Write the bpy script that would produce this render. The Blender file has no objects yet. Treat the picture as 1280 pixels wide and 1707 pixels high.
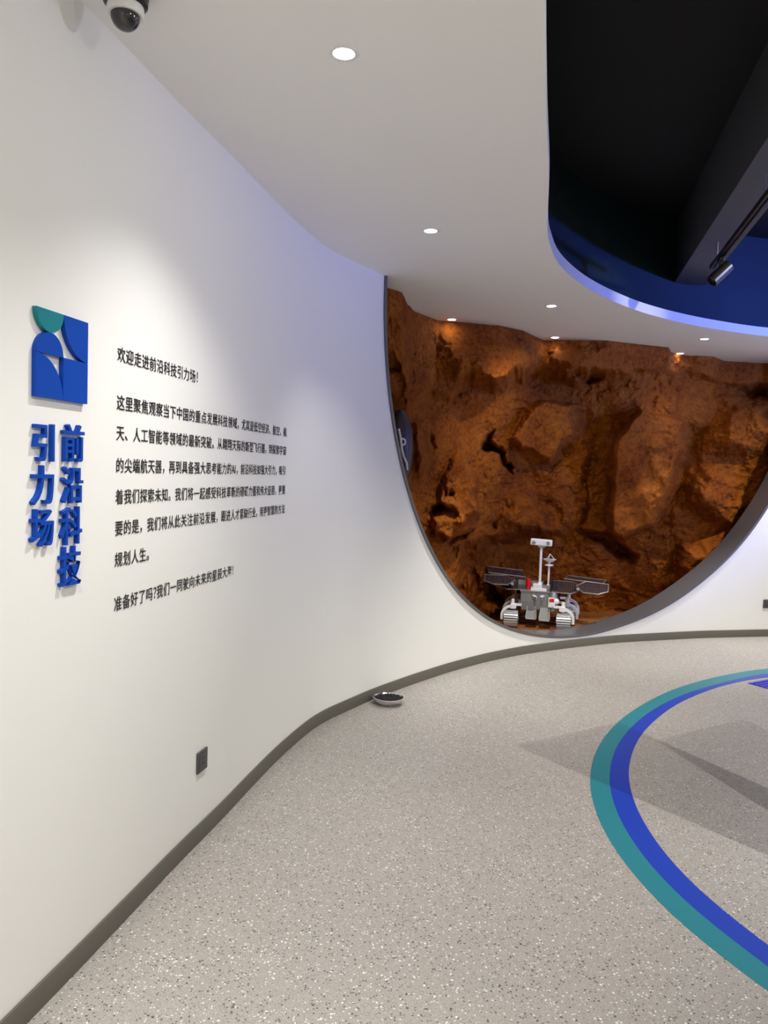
import bpy, bmesh, math, random
import numpy as np
from mathutils import Vector, Matrix, noise as mn

# ------------------------------------------------------------------ camera, world, exposure
scene = bpy.context.scene
col = scene.collection
FPX = 1282.0
PITCH, ROLL = 0.0502, 0.0314
cth, sth = math.cos(PITCH), math.sin(PITCH)
F = Vector((0, cth, -sth)); U0 = Vector((0, sth, cth)); R0 = Vector((1, 0, 0))
RV = math.cos(ROLL) * R0 + math.sin(ROLL) * U0
UV = -math.sin(ROLL) * R0 + math.cos(ROLL) * U0
cam = bpy.data.cameras.new('camera')
cam.sensor_fit = 'HORIZONTAL'; cam.sensor_width = 36.0
cam.lens = 36.0 * FPX / 1280.0
cam.clip_start = 0.02; cam.clip_end = 100
camo = bpy.data.objects.new('camera', cam); col.objects.link(camo)
m3 = Matrix((RV, UV, -F)).transposed()
camo.matrix_world = Matrix.Translation((0, 0, 1.5)) @ m3.to_4x4()
scene.camera = camo
vs = scene.view_settings
vs.view_transform = 'Standard'; vs.look = 'None'; vs.gamma = 1.0
vs.exposure = 0.88
vs.use_curve_mapping = False
w = bpy.data.worlds.new('world'); scene.world = w; w.use_nodes = True
w.node_tree.nodes['Background'].inputs[0].default_value = (0.0, 0.0, 0.0, 1)
w.node_tree.nodes['Background'].inputs[1].default_value = 0.0
scene.cycles.max_bounces = 8
scene.cycles.diffuse_bounces = 5
scene.cycles.sample_clamp_indirect = 4.0
scene.cycles.caustics_reflective = False
scene.cycles.caustics_refractive = False
scene.cycles.use_denoising = True

# light levels
P_DOWN = 70.0        # room downlights
P_NICHE = 0.3       # downlights in the rock niche
P_TRACK = 135.0      # spotlight heads in the ceiling void
P_BLUE = 30.0       # blue wash
WARM = (1.0, 0.93, 0.83)
NEUT = (1.0, 0.97, 0.92)

def add_light(name, kind, loc, target, power, color, parent=None, **kw):
    l = bpy.data.lights.new(name, kind); l.energy = power; l.color = color
    for k, v in kw.items(): setattr(l, k, v)
    o = bpy.data.objects.new(name, l); col.objects.link(o)
    d = Vector(target) - Vector(loc)
    o.rotation_euler = d.to_track_quat('-Z', 'Y').to_euler()
    o.location = loc
    if parent is not None:
        o.parent = parent; o.matrix_parent_inverse = parent.matrix_basis.inverted()
    return o

# blue stage light that washes the ceiling void from the far right of the hall
add_light('blue_stage_light', 'AREA', (6.3, 2.6, 2.62), (0.6, 4.4, 3.30), P_BLUE * .20, (0.10, 0.17, 1.0),
          shape='RECTANGLE', size=0.9, size_y=0.3, spread=math.radians(50))
add_light('blue_stage_light', 'AREA', (6.5, 3.0, 2.62), (3.2, 6.7, 3.05), P_BLUE, (0.10, 0.17, 1.0),
          shape='RECTANGLE', size=0.3, size_y=0.2, spread=math.radians(60))
# track spotlights in the ceiling void (the heads stand outside the picture)
TRACKS = [((2.56, -.02, 3.15), (2.2, 4.6, 0), 46, 1.8, NEUT), ((3.6, .17, 3.15), (1.4, 4.0, 0), 46, 2.5, NEUT),
          ((5.0, 2.4, 3.15), (4.2, 7.3, 0.4), 60, .8, NEUT)]
for i, (a, b, ang, k, c) in enumerate(TRACKS):
    add_light('track_spot_light', 'SPOT', a, b, P_TRACK * k, c, spot_size=math.radians(ang), spot_blend=1.0, shadow_soft_size=0.012)

# wall washers that light the lettering from the edge of the ceiling opening
for a, b, p_ in (((1.25, .9, 2.72), (-1.0, 1.1, .4), 3.6), ((1.4, 2.1, 2.72), (-.8, 2.4, .5), 3.4), ((1.55, 3.0, 2.72), (-.6, 3.3, .8), .8)):
    add_light('wall_washer_light', 'AREA', a, b, p_, NEUT, shape='DISK', size=0.12, spread=math.radians(125))
# swivelled ceiling lamps that light the niche through the opening
add_light('niche_accent_light', 'SPOT', (1.189, 5.757, 2.755), (1.35, 7.5, .5), 40, WARM, spot_size=math.radians(82), spot_blend=1.0, shadow_soft_size=0.02)
add_light('niche_accent_light', 'SPOT', (2.781, 6.867, 2.755), (3.2, 8.5, .6), 9, WARM, spot_size=math.radians(80), spot_blend=1.0, shadow_soft_size=0.02)
add_light('niche_accent_light', 'SPOT', (1.189, 5.757, 2.755), (1.45, 7.15, .6), 34, NEUT, spot_size=math.radians(28), spot_blend=1.0, shadow_soft_size=0.02)  # extra narrow beam added at this lamp to brighten the rover
# narrow spot that grazes the drop edge of the ceiling opening
add_light('track_spot_light', 'SPOT', (3.3, 4.3, 3.12), (1.86, 5.84, 2.81), 45, NEUT, spot_size=math.radians(26), spot_blend=1.0, shadow_soft_size=0.03)

# ------------------------------------------------------------------ helpers
def hexc(r, g, b):
    f = lambda c: (c / 255 / 12.92) if c / 255 <= .04045 else ((c / 255 + .055) / 1.055) ** 2.4
    return (f(r), f(g), f(b), 1)

def mat(name, color, rough=0.6, metal=0.0, spec=0.5, emit=None, estr=0.0):
    m = bpy.data.materials.new(name); m.use_nodes = True
    b = m.node_tree.nodes['Principled BSDF']
    b.inputs['Base Color'].default_value = color if len(color) == 4 else (*color, 1)
    b.inputs['Roughness'].default_value = rough
    b.inputs['Metallic'].default_value = metal
    b.inputs['Specular IOR Level'].default_value = spec
    if emit is not None:
        b.inputs['Emission Color'].default_value = emit if len(emit) == 4 else (*emit, 1)
        b.inputs['Emission Strength'].default_value = estr
    return m

def nodes(m):
    nt = m.node_tree
    return nt, nt.nodes, nt.links, nt.nodes['Principled BSDF']

def tag(o, label=None, cat=None, group=None, kind=None):
    if label: o['label'] = label
    if cat: o['category'] = cat
    if group: o['group'] = group
    if kind: o['kind'] = kind
    return o

def empty(name, loc, rz=0.0):
    o = bpy.data.objects.new(name, None); col.objects.link(o)
    o.location = loc; o.rotation_euler = (0, 0, rz); o.empty_display_size = 0.05
    return o

def mesh_obj(name, verts, faces, m, parent=None, smooth=False):
    me = bpy.data.meshes.new(name); me.from_pydata([tuple(v) for v in verts], [], faces); me.update()
    if m: me.materials.append(m)
    if smooth: me.polygons.foreach_set('use_smooth', [True] * len(me.polygons))
    o = bpy.data.objects.new(name, me); col.objects.link(o)
    if parent is not None: o.parent = parent
    return o

class MB:
    """collects shapes into one mesh"""
    def __init__(s): s.bm = bmesh.new()
    def box(s, c, d, M=None, bev=0.0):
        r = bmesh.ops.create_cube(s.bm, size=1.0)
        vsx = r['verts']
        for v in vsx: v.co = Vector((v.co.x * d[0], v.co.y * d[1], v.co.z * d[2]))
        if bev:
            es = list({e for v in vsx for e in v.link_edges})
            rr = bmesh.ops.bevel(s.bm, geom=es, offset=bev, segments=2, profile=.5, affect='EDGES')
            vsx = list({v for v in rr['verts']} | {v for v in vsx if v.is_valid})
        for v in vsx:
            p = v.co
            if M is not None: p = M @ p
            v.co = p + Vector(c)
        return s
    def lathe(s, prof, c=(0, 0, 0), n=24, M=None, cap=True):
        rings = []
        for (r, z) in prof:
            ring = []
            for k in range(n):
                a = 2 * math.pi * k / n
                p = Vector((r * math.cos(a), r * math.sin(a), z))
                if M is not None: p = M @ p
                ring.append(s.bm.verts.new(p + Vector(c)))
            rings.append(ring)
        for a, b in zip(rings[:-1], rings[1:]):
            for k in range(n):
                s.bm.faces.new((a[k], a[(k + 1) % n], b[(k + 1) % n], b[k]))
        if cap:
            s.bm.faces.new(rings[0][::-1]); s.bm.faces.new(rings[-1])
        return s
    def tube(s, pts, r, n=10, rect=None, closed=False):
        pts = [Vector(p) for p in pts]
        rings = []
        N = len(pts)
        up = None
        for i, p in enumerate(pts):
            if closed: t = pts[(i + 1) % N] - pts[i - 1]
            else: t = pts[min(i + 1, N - 1)] - pts[max(i - 1, 0)]
            t.normalize()
            if up is None:
                up = Vector((0, 1, 0)) if rect else (Vector((0, 0, 1)) if abs(t.z) < .9 else Vector((1, 0, 0)))
            a = (up - t * up.dot(t)).normalized(); b = t.cross(a)
            up = a
            if rect:
                ring = [s.bm.verts.new(p + a * rect[0] * x + b * rect[1] * y) for x, y in ((-.5, -.5), (.5, -.5), (.5, .5), (-.5, .5))]
            else:
                rr = r[i] if isinstance(r, (list, tuple)) else r
                ring = [s.bm.verts.new(p + (a * math.cos(2 * math.pi * k / n) + b * math.sin(2 * math.pi * k / n)) * rr) for k in range(n)]
            rings.append(ring)
        L = len(rings[0])
        pairs = list(zip(rings[:-1], rings[1:]))
        if closed: pairs.append((rings[-1], rings[0]))
        for a, b in pairs:
            for k in range(L): s.bm.faces.new((a[k], a[(k + 1) % L], b[(k + 1) % L], b[k]))
        if not closed:
            s.bm.faces.new(rings[0][::-1]); s.bm.faces.new(rings[-1])
        return s
    def prism(s, poly, thick, M):
        """poly: 2D outline in XY, extruded to -thick in Z, moved by M"""
        a = [s.bm.verts.new(M @ Vector((x, y, 0))) for x, y in poly]
        b = [s.bm.verts.new(M @ Vector((x, y, -thick))) for x, y in poly]
        s.bm.faces.new(a); s.bm.faces.new(b[::-1])
        n = len(a)
        for k in range(n): s.bm.faces.new((a[k], b[k], b[(k + 1) % n], a[(k + 1) % n]))
        return s
    def build(s, name, m, parent=None, smooth=False, angle=35):
        bmesh.ops.recalc_face_normals(s.bm, faces=s.bm.faces)
        me = bpy.data.meshes.new(name); s.bm.to_mesh(me); s.bm.free()
        if m: me.materials.append(m)
        if smooth:
            me.polygons.foreach_set('use_smooth', [True] * len(me.polygons))
            me.set_sharp_from_angle(angle=math.radians(angle))
        o = bpy.data.objects.new(name, me); col.objects.link(o)
        if parent is not None: o.parent = parent
        return o

def catmull(P, n=12, closed=False):
    P = [np.array(p, float) for p in P]; out = []
    N = len(P); rng = range(N) if closed else range(N - 1)
    for i in rng:
        if closed: a, b, c, d = P[i - 1], P[i], P[(i + 1) % N], P[(i + 2) % N]
        else: a, b, c, d = P[max(i - 1, 0)], P[i], P[i + 1], P[min(i + 2, N - 1)]
        for k in range(n):
            t = k / n
            out.append(.5 * ((2 * b) + (c - a) * t + (2 * a - 5 * b + 4 * c - d) * t * t + (3 * b - a - 3 * c + d) * t ** 3))
    if not closed: out.append(P[-1])
    return out

# ------------------------------------------------------------------ materials
def paint(name, color, rough=.6, bump=.02, scale=120):
    m = mat(name, color, rough, spec=.3)
    nt, N, L, b = nodes(m)
    tc = N.new('ShaderNodeTexCoord'); nz = N.new('ShaderNodeTexNoise'); nz.inputs['Scale'].default_value = scale
    bp = N.new('ShaderNodeBump'); bp.inputs['Strength'].default_value = bump; bp.inputs['Distance'].default_value = .002
    L.new(tc.outputs['Object'], nz.inputs['Vector']); L.new(nz.outputs['Fac'], bp.inputs['Height']); L.new(bp.outputs['Normal'], b.inputs['Normal'])
    return m
M_wall = paint('white_wall_paint', (.85, .85, .825), .55)
M_ceil = paint('white_ceiling_paint', (.90, .885, .86), .7)
M_black = paint('black_void_paint', (.012, .012, .013), .75)
M_navy = paint('navy_void_paint', (.007, .020, .028), .6)
M_beam = paint('dark_grey_beam_paint', (.10, .10, .105), .6)
M_skirt = mat('grey_brown_skirting', hexc(92, 89, 80), .45)
M_frame = mat('dark_grey_metal', hexc(104, 102, 105), .36, .35)
M_chrome = mat('polished_steel', (.75, .75, .75), .18, 1.0)
M_text = mat('black_vinyl', (.012, .012, .013), .45)
M_blue = mat('royal_blue_acrylic', (.001, .056, .40), .45, spec=.2)
M_blueL = mat('royal_blue_letter', (.001, .056, .40), .45, spec=.2)
M_teal = mat('teal_acrylic', (.0, .20, .25), .4)
M_dgrey = mat('dark_grey_plastic', hexc(72, 72, 72), .4)
M_blackp = mat('black_plastic', (.012, .012, .014), .35)
M_white = mat('white_plastic', (.78, .78, .76), .35)
M_fascia = mat('white_fascia', (.8, .8, .8), .5)

def terrazzo():
    m = mat('terrazzo_vinyl', (.38, .36, .33), .42, spec=.35)
    nt, N, L, b = nodes(m)
    tc = N.new('ShaderNodeTexCoord')
    def chips(scale, rad, lo, hi, prev, dark, light):
        v = N.new('ShaderNodeTexVoronoi'); v.inputs['Scale'].default_value = scale; v.inputs['Randomness'].default_value = 1
        dn = N.new('ShaderNodeTexNoise'); dn.inputs['Scale'].default_value = scale * 1.5
        mx = N.new('ShaderNodeMixRGB'); mx.blend_type = 'ADD'; mx.inputs[0].default_value = .6 / scale
        L.new(tc.outputs['Object'], dn.inputs['Vector'])
        L.new(tc.outputs['Object'], mx.inputs[1]); L.new(dn.outputs['Color'], mx.inputs[2]); L.new(mx.outputs[0], v.inputs['Vector'])
        inside = N.new('ShaderNodeMath'); inside.operation = 'LESS_THAN'; inside.inputs[1].default_value = rad
        L.new(v.outputs['Distance'], inside.inputs[0])
        sep = N.new('ShaderNodeSeparateColor'); L.new(v.outputs['Color'], sep.inputs[0])
        isd = N.new('ShaderNodeMath'); isd.operation = 'LESS_THAN'; isd.inputs[1].default_value = lo; L.new(sep.outputs[0], isd.inputs[0])
        isl = N.new('ShaderNodeMath'); isl.operation = 'GREATER_THAN'; isl.inputs[1].default_value = hi; L.new(sep.outputs[0], isl.inputs[0])
        for cond, c in ((isd, dark), (isl, light)):
            mu = N.new('ShaderNodeMath'); mu.operation = 'MULTIPLY'; L.new(inside.outputs[0], mu.inputs[0]); L.new(cond.outputs[0], mu.inputs[1])
            mm = N.new('ShaderNodeMixRGB'); L.new(mu.outputs[0], mm.inputs[0]); L.new(prev, mm.inputs[1]); mm.inputs[2].default_value = c
            prev = mm.outputs[0]
        return prev
    nz = N.new('ShaderNodeTexNoise'); nz.inputs['Scale'].default_value = 260; nz.inputs['Detail'].default_value = 2
    L.new(tc.outputs['Object'], nz.inputs['Vector'])
    rp = N.new('ShaderNodeValToRGB'); L.new(nz.outputs['Fac'], rp.inputs[0])
    rp.color_ramp.elements[0].position = .3; rp.color_ramp.elements[0].color = (.285, .265, .243, 1)
    rp.color_ramp.elements[1].position = .7; rp.color_ramp.elements[1].color = (.425, .395, .365, 1)
    c = chips(260, .40, .22, .80, rp.outputs[0], (.20, .19, .175, 1), (.50, .48, .45, 1))
    c = chips(120, .36, .14, .86, c, (.10, .095, .09, 1), (.66, .65, .62, 1))
    c = chips(72, .27, .13, .88, c, (.085, .08, .075, 1), (.74, .73, .70, 1))
    L.new(c, b.inputs['Base Color'])
    return m
M_floor = terrazzo()
M_rteal = mat('teal_vinyl_inlay', (.018, .20, .25), .45)
M_rblue = mat('blue_vinyl_inlay', (.008, .045, .42), .45)

def rockmat(name, c0, c1, c2, bump=.6):
    m = mat(name, c1, .92, spec=.1)
    nt, N, L, b = nodes(m)
    tc = N.new('ShaderNodeTexCoord')
    n1 = N.new('ShaderNodeTexNoise'); n1.inputs['Scale'].default_value = 2.2; n1.inputs['Detail'].default_value = 9; n1.inputs['Roughness'].default_value = .68; n1.inputs['Distortion'].default_value = .6
    L.new(tc.outputs['Object'], n1.inputs['Vector'])
    rp = N.new('ShaderNodeValToRGB'); e = rp.color_ramp.elements
    e[0].position = .30; e[0].color = c0; e[1].position = .72; e[1].color = c2
    k = e.new(.5); k.color = c1
    L.new(n1.outputs['Fac'], rp.inputs[0])
    n2 = N.new('ShaderNodeTexNoise'); n2.inputs['Scale'].default_value = 26; n2.inputs['Detail'].default_value = 8; n2.inputs['Roughness'].default_value = .7
    L.new(tc.outputs['Object'], n2.inputs['Vector'])
    r2 = N.new('ShaderNodeValToRGB'); r2.color_ramp.elements[0].position = .34; r2.color_ramp.elements[0].color = (.42, .36, .32, 1); r2.color_ramp.elements[1].position = .52; r2.color_ramp.elements[1].color = (1, 1, 1, 1)
    L.new(n2.outputs['Fac'], r2.inputs[0])
    mx = N.new('ShaderNodeMixRGB'); mx.blend_type = 'MULTIPLY'; mx.inputs[0].default_value = .8
    L.new(rp.outputs[0], mx.inputs[1]); L.new(r2.outputs[0], mx.inputs[2]); L.new(mx.outputs[0], b.inputs['Base Color'])
    vo = N.new('ShaderNodeTexVoronoi'); vo.feature = 'DISTANCE_TO_EDGE'; vo.inputs['Scale'].default_value = 7
    ds = N.new('ShaderNodeMixRGB'); ds.blend_type = 'ADD'; ds.inputs[0].default_value = .35
    L.new(tc.outputs['Object'], ds.inputs[1]); L.new(n1.outputs['Color'], ds.inputs[2]); L.new(ds.outputs[0], vo.inputs['Vector'])
    cr = N.new('ShaderNodeValToRGB'); cr.color_ramp.elements[0].position = .0; cr.color_ramp.elements[0].color = (.25, .2, .18, 1); cr.color_ramp.elements[1].position = .03; cr.color_ramp.elements[1].color = (1, 1, 1, 1)
    L.new(vo.outputs['Distance'], cr.inputs[0])
    n3 = N.new('ShaderNodeTexNoise'); n3.inputs['Scale'].default_value = 3.1; n3.inputs['Detail'].default_value = 4
    L.new(tc.outputs['Object'], n3.inputs['Vector'])
    mk = N.new('ShaderNodeValToRGB'); mk.color_ramp.elements[0].position = .5; mk.color_ramp.elements[1].position = .62
    L.new(n3.outputs['Fac'], mk.inputs[0])
    m4 = N.new('ShaderNodeMixRGB'); m4.blend_type = 'MULTIPLY'; L.new(mk.outputs[0], m4.inputs[0]); L.new(mx.outputs[0], m4.inputs[1]); L.new(cr.outputs[0], m4.inputs[2])
    L.new(m4.outputs[0], b.inputs['Base Color'])
    bp = N.new('ShaderNodeBump'); bp.inputs['Strength'].default_value = bump; bp.inputs['Distance'].default_value = .03
    L.new(n2.outputs['Fac'], bp.inputs['Height']); L.new(bp.outputs['Normal'], b.inputs['Normal'])
    return m
M_rock = rockmat('orange_brown_rock', (.16, .036, .004, 1), (.27, .074, .007, 1), (.36, .115, .012, 1), .35)
M_sand = rockmat('orange_sand', (.26, .09, .022, 1), (.34, .125, .034, 1), (.40, .16, .045, 1), .4)
M_stone = rockmat('red_brown_stone', (.10, .032, .012, 1), (.20, .075, .03, 1), (.30, .13, .06, 1))

# ------------------------------------------------------------------ the curved wall in plan
CEIL = 2.7742
Q = [(-0.9239, 1.9856), (-0.8877, 2.1376), (-0.8519, 2.3176), (-0.8083, 2.5254), (-0.7594, 2.7832), (-0.721, 2.9569), (-0.6687, 3.1814),
     (-0.5882, 3.5961), (-0.5199, 3.9214), (-0.4558, 4.1698), (-0.3817, 4.4342), (-0.2904, 4.6317), (-0.1878, 4.7852), (-0.0717, 5.0028),
     (0.2317, 5.4335), (0.5317, 5.8183), (0.8669, 6.1849), (1.2272, 6.4933), (1.6966, 6.7959), (2.2123, 7.0845), (3.1037, 7.4087), (3.8617, 7.5957)]
PRE = [(-2.07, -3.3), (-1.62, -1.2), (-1.21, 0.6), (-1.02, 1.5)]
POST = [(4.6, 7.70), (5.6, 7.68), (6.8, 7.35), (7.9, 6.6), (8.6, 5.4), (8.9, 4.0), (8.95, 1.5), (8.95, -3.3)]
PTS = np.array(PRE + Q + POST)
_L = np.r_[0, np.cumsum(np.hypot(*np.diff(PTS, axis=0).T))]
_L -= _L[len(PRE)]
_sg = np.arange(_L[0], _L[-1], .02)
_x = np.interp(_sg, _L, PTS[:, 0]); _y = np.interp(_sg, _L, PTS[:, 1])
def _smooth(v, sig):
    k = np.arange(-int(4 * sig), int(4 * sig) + 1); g = np.exp(-.5 * (k / sig) ** 2); g /= g.sum()
    pad = len(k) // 2
    # extend linearly at both ends
    a = v[0] + (v[0] - v[1]) * np.arange(pad, 0, -1); b = v[-1] + (v[-1] - v[-2]) * np.arange(1, pad + 1)
    return np.convolve(np.r_[a, v, b], g, 'valid')
_x = _smooth(_x, 6); _y = _smooth(_y, 6)
_tx = np.gradient(_x, .02); _ty = np.gradient(_y, .02); _h = np.hypot(_tx, _ty); _tx /= _h; _ty /= _h
_tx = _smooth(_tx, 4); _ty = _smooth(_ty, 4)
S0, S1 = float(_sg[0]), float(_sg[-1])
def wxy(s): return float(np.interp(s, _sg, _x)), float(np.interp(s, _sg, _y))
def wtan(s):
    t = Vector((float(np.interp(s, _sg, _tx)), float(np.interp(s, _sg, _ty)), 0)); t.normalize(); return t
def wnor(s):
    t = wtan(s); return Vector((t.y, -t.x, 0))
def onwall(s, z, d=0.0):
    x, y = wxy(s); n = wnor(s)
    return Vector((x + n.x * d, y + n.y * d, z))

# round opening in the wall, measured along the wall
WC, WZ, WA, WB = 5.769, 2.697, 2.572, 2.607
def zb(s):
    u = (s - WC) / WA
    if abs(u) >= 1: return CEIL
    return WZ - WB * math.sqrt(max(0, 1 - u * u))
ss = list(np.arange(S0, WC - WA, .03))
th = np.linspace(0, math.pi, 161)
ss += [WC - WA * math.cos(t) for t in th]
ss += list(np.arange(WC + WA + .06, S1, .06))
TH = .12
V, Fc = [], []
for s in ss:
    top = zb(s) if WC - WA - 1e-6 <= s <= WC + WA + 1e-6 else CEIL
    for d, z in ((0, 0), (0, top), (-TH, top), (-TH, 0)):
        V.append(onwall(s, z, d))
for i in range(len(ss) - 1):
    a, b = 4 * i, 4 * (i + 1)
    Fc += [(a, b, b + 1, a + 1), (a + 2, b + 2, b + 3, a + 3), (a + 1, b + 1, b + 2, a + 2)]
wall = mesh_obj('wall_left', V, Fc, M_wall, smooth=True)
wall.data.set_sharp_from_angle(angle=math.radians(40))
bmw = bmesh.new(); bmw.from_mesh(wall.data)
bmesh.ops.recalc_face_normals(bmw, faces=bmw.faces); bmw.to_mesh(wall.data); bmw.free()
tag(wall, kind='structure')

# back wall behind the camera
bw = MB().box((3.5, -3.3, 1.9), (11.6, .1, 3.8)).build('wall_back', M_wall); tag(bw, kind='structure')

# skirting
def sweep_wall(name, sA, sB, prof, m, step=.05):
    V, Fc = [], []
    arr = np.arange(sA, sB, step); n = len(prof)
    for s in arr:
        for d, z in prof: V.append(onwall(s, z, d))
    for i in range(len(arr) - 1):
        for k in range(n):
            a, b = i * n + k, i * n + (k + 1) % n
            Fc.append((a, a + n, b + n, b))
    o = mesh_obj(name, V, Fc, m, smooth=True); o.data.set_sharp_from_angle(angle=math.radians(35))
    return o
sk = sweep_wall('baseboard_left', S0 + .05, S1 - .05, [(.0005, 0), (.011, 0), (.011, .066), (.008, .071), (.0005, .071)], M_skirt)
tag(sk, kind='structure')

# dark metal frame lining the round opening
FT, FD = .022, .25
V, Fc = [], []
ths = np.concatenate([np.linspace(-.03, .0, 2)[:-1], np.linspace(0, math.pi, 200), np.linspace(math.pi, math.pi + .03, 2)[1:]])
prof = [(0, .012), (FT, .012), (FT, -FD), (0, -FD)]
for t in ths:
    s = WC - WA * math.cos(t); z = WZ - WB * math.sin(t)
    nx, nz = math.cos(t) / WA, math.sin(t) / WB; l = math.hypot(nx, nz); nx /= l; nz /= l   # towards the centre
    for off, d in prof:
        V.append(onwall(s + nx * off, min(z + nz * off, CEIL - .001), d))
n = 4
for i in range(len(ths) - 1):
    for k in range(n):
        a, b = i * n + k, i * n + (k + 1) % n
        Fc.append((a, a + n, b + n, b))
Fc.append((0, 1, 2, 3)); k = 4 * (len(ths) - 1); Fc.append((k + 3, k + 2, k + 1, k))
fr = mesh_obj('window_1', V, Fc, M_frame, smooth=True); fr.data.set_sharp_from_angle(angle=math.radians(35))
tag(fr, kind='structure')

# ------------------------------------------------------------------ floor, ceiling, ceiling void
fl = MB().box((3.5, 3.3, -.05), (13, 14, .1)).build('floor', M_floor); tag(fl, kind='structure')

OP = [(-0.30, -1.3), (0.0, 0.4), (0.23, 1.42), (0.386, 2.119), (0.449, 2.413), (0.535, 2.806), (0.66, 3.357), (0.79, 4.0), (0.868, 4.29), (0.975, 4.6), (1.124, 4.9), (1.322, 5.215),
      (1.596, 5.56), (1.915, 5.888), (2.29, 6.18), (2.712, 6.43), (3.23, 6.65), (4.0, 6.80), (5.0, 6.72), (6.0, 6.2), (6.8, 5.2), (7.2, 3.9),
      (7.1, 2.0), (6.4, 0.2), (5.0, -1.2), (3.0, -1.9), (1.0, -1.9)]
OPC = [Vector((p[0], p[1], 0)) for p in catmull(OP, 8, True)]
def offset_loop(P, d):
    out = []
    N = len(P)
    for i in range(N):
        t = (P[(i + 1) % N] - P[i - 1]).normalized(); out.append(P[i] + Vector((-t.y, t.x, 0)) * d)
    return out
def ring_face(loopA, loopB, z, bm):
    ea = [bm.verts.new((p.x, p.y, z)) for p in loopA]; eb = [bm.verts.new((p.x, p.y, z)) for p in loopB]
    E = [bm.edges.new((ea[i], ea[(i + 1) % len(ea)])) for i in range(len(ea))] + [bm.edges.new((eb[i], eb[(i + 1) % len(eb)])) for i in range(len(eb))]
    bmesh.ops.triangle_fill(bm, use_beauty=True, use_dissolve=False, edges=E)
bm = bmesh.new()
outer = [Vector(p) for p in ((-3, -3.6, 0), (10, -3.6, 0), (10, 11, 0), (-3, 11, 0))]
ring_face(outer, OPC, CEIL, bm)
for f in bm.faces:
    f.normal_update()
    if f.normal.z > 0: f.normal_flip()
me = bpy.data.meshes.new('ceiling'); bm.to_mesh(me); bm.free(); me.materials.append(M_ceil)
ce = bpy.data.objects.new('ceiling', me); col.objects.link(ce); tag(ce, kind='structure')
# drop edge of the opening (7 cm) and its ledge
OUT1 = offset_loop(OPC, .30)
V, Fc = [], []; N = len(OPC)
for p in OPC: V.append((p.x, p.y, CEIL)); V.append((p.x, p.y, CEIL + .072))
for p in OUT1: V.append((p.x, p.y, CEIL + .072))
for i in range(N):
    j = (i + 1) % N
    Fc.append((2 * i, 2 * j, 2 * j + 1, 2 * i + 1)); Fc.append((2 * i + 1, 2 * j + 1, 2 * N + j, 2 * N + i))
o = mesh_obj('trim_1', V, Fc, M_fascia, smooth=True); o.data.set_sharp_from_angle(angle=math.radians(50)); tag(o, kind='structure')
VOID = 3.70
def band(name, loop, z0, z1, m):
    V = [(p.x, p.y, z) for p in loop for z in (z0, z1)]; N = len(loop)
    Fc = [(2 * i, 2 * ((i + 1) % N), 2 * ((i + 1) % N) + 1, 2 * i + 1) for i in range(N)]
    o = mesh_obj(name, V, Fc, m, smooth=True); return tag(o, kind='structure')
band('wall_void', OUT1, CEIL + .07, VOID, M_navy)
o = MB().box((3.5, 3.0, VOID + .05), (10, 12, .1)).build('ceiling_void', M_black); tag(o, kind='structure')
# roof over the hall so no light leaks in
# beam
BD = Vector((.2126, 1, 0)).normalized(); BN = Vector((BD.y, -BD.x, 0))
bA = Vector((2.394, 6.586, 0)); BW = .267
mid = bA + BN * (BW / 2)
ang = math.atan2(BD.y, BD.x)
bl = 8.4
beam = MB().box(mid - BD * (bl / 2 - .12) + Vector((0, 0, (3.2 + VOID) / 2)), (bl, BW, VOID - 3.2 + .02), Matrix.Rotation(ang, 3, 'Z')).build('trim_2', M_beam)
tag(beam, kind='structure')

# ------------------------------------------------------------------ rock niche
# floor of the niche, a low slab behind the wall
sp = [onwall(s, 0, -TH - .004) for s in np.arange(3.2, 8.6, .1)]
poly = [(p.x, p.y) for p in sp] + [(5.2, 9.6), (2.5, 9.4), (1.2, 8.8), (.3, 7.2), (-.35, 5.7)]
o = MB().prism(poly, .068, Matrix.Translation((0, 0, .07))).build('floor_niche', M_sand); tag(o, kind='structure')

PHI = np.array([-4, -.35, .8, 1.2, 1.75, 3.6, 5.7, 8.0, 9.7, 10.9, 13.5, 16, 18.7, 19.7, 19.95, 20.9, 22.7, 23.3, 26, 30, 36])
RT = np.array([5.30, 5.38, 5.49, 5.81, 6.12, 6.47, 6.54, 6.65, 6.86, 7.25, 7.29, 7.38, 7.48, 7.65, 8.15, 8.31, 8.47, 8.72, 8.95, 9.5, 9.9])
PB = np.array([-4, 0, 2, 5, 8, 10, 12, 14.6, 17.3, 20, 23, 26, 30, 36])
RB = np.array([5.35, 5.65, 6.05, 6.80, 7.65, 8.25, 8.5, 8.6, 8.72, 8.75, 8.9, 9.1, 9.5, 9.9])
PL = np.array([-4, 0, 1.5, 4, 6, 8.5, 10.2, 11, 13, 15.3, 17.5, 19.6, 20.3, 23, 26, 36])
ZL = np.array([2.35, 2.30, 2.02, 2.18, 2.24, 2.28, 2.44, 2.46, 2.44, 2.44, 2.50, 2.56, 2.58, 2.50, 2.42, 2.4])
PD = np.array([-4, 0, 2, 4, 6, 9, 11, 15, 19, 20, 24, 26, 36]); DR = np.array([.05, .08, .16, .28, .36, .40, .36, .36, .30, .14, .12, .16, .16])
nphi, nz = 760, 520
phi = np.linspace(-4, 31, nphi); zz = np.linspace(.06, CEIL - .002, nz)
PH, ZZ = np.meshgrid(phi, zz, indexing='ij')
rt = np.interp(PH, PHI, RT); rb = np.interp(PH, PB, RB)
_d = phi[1] - phi[0]; _k = np.exp(-.5 * (np.arange(-90, 91) * _d / 1.3) ** 2); _k /= _k.sum()
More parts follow.
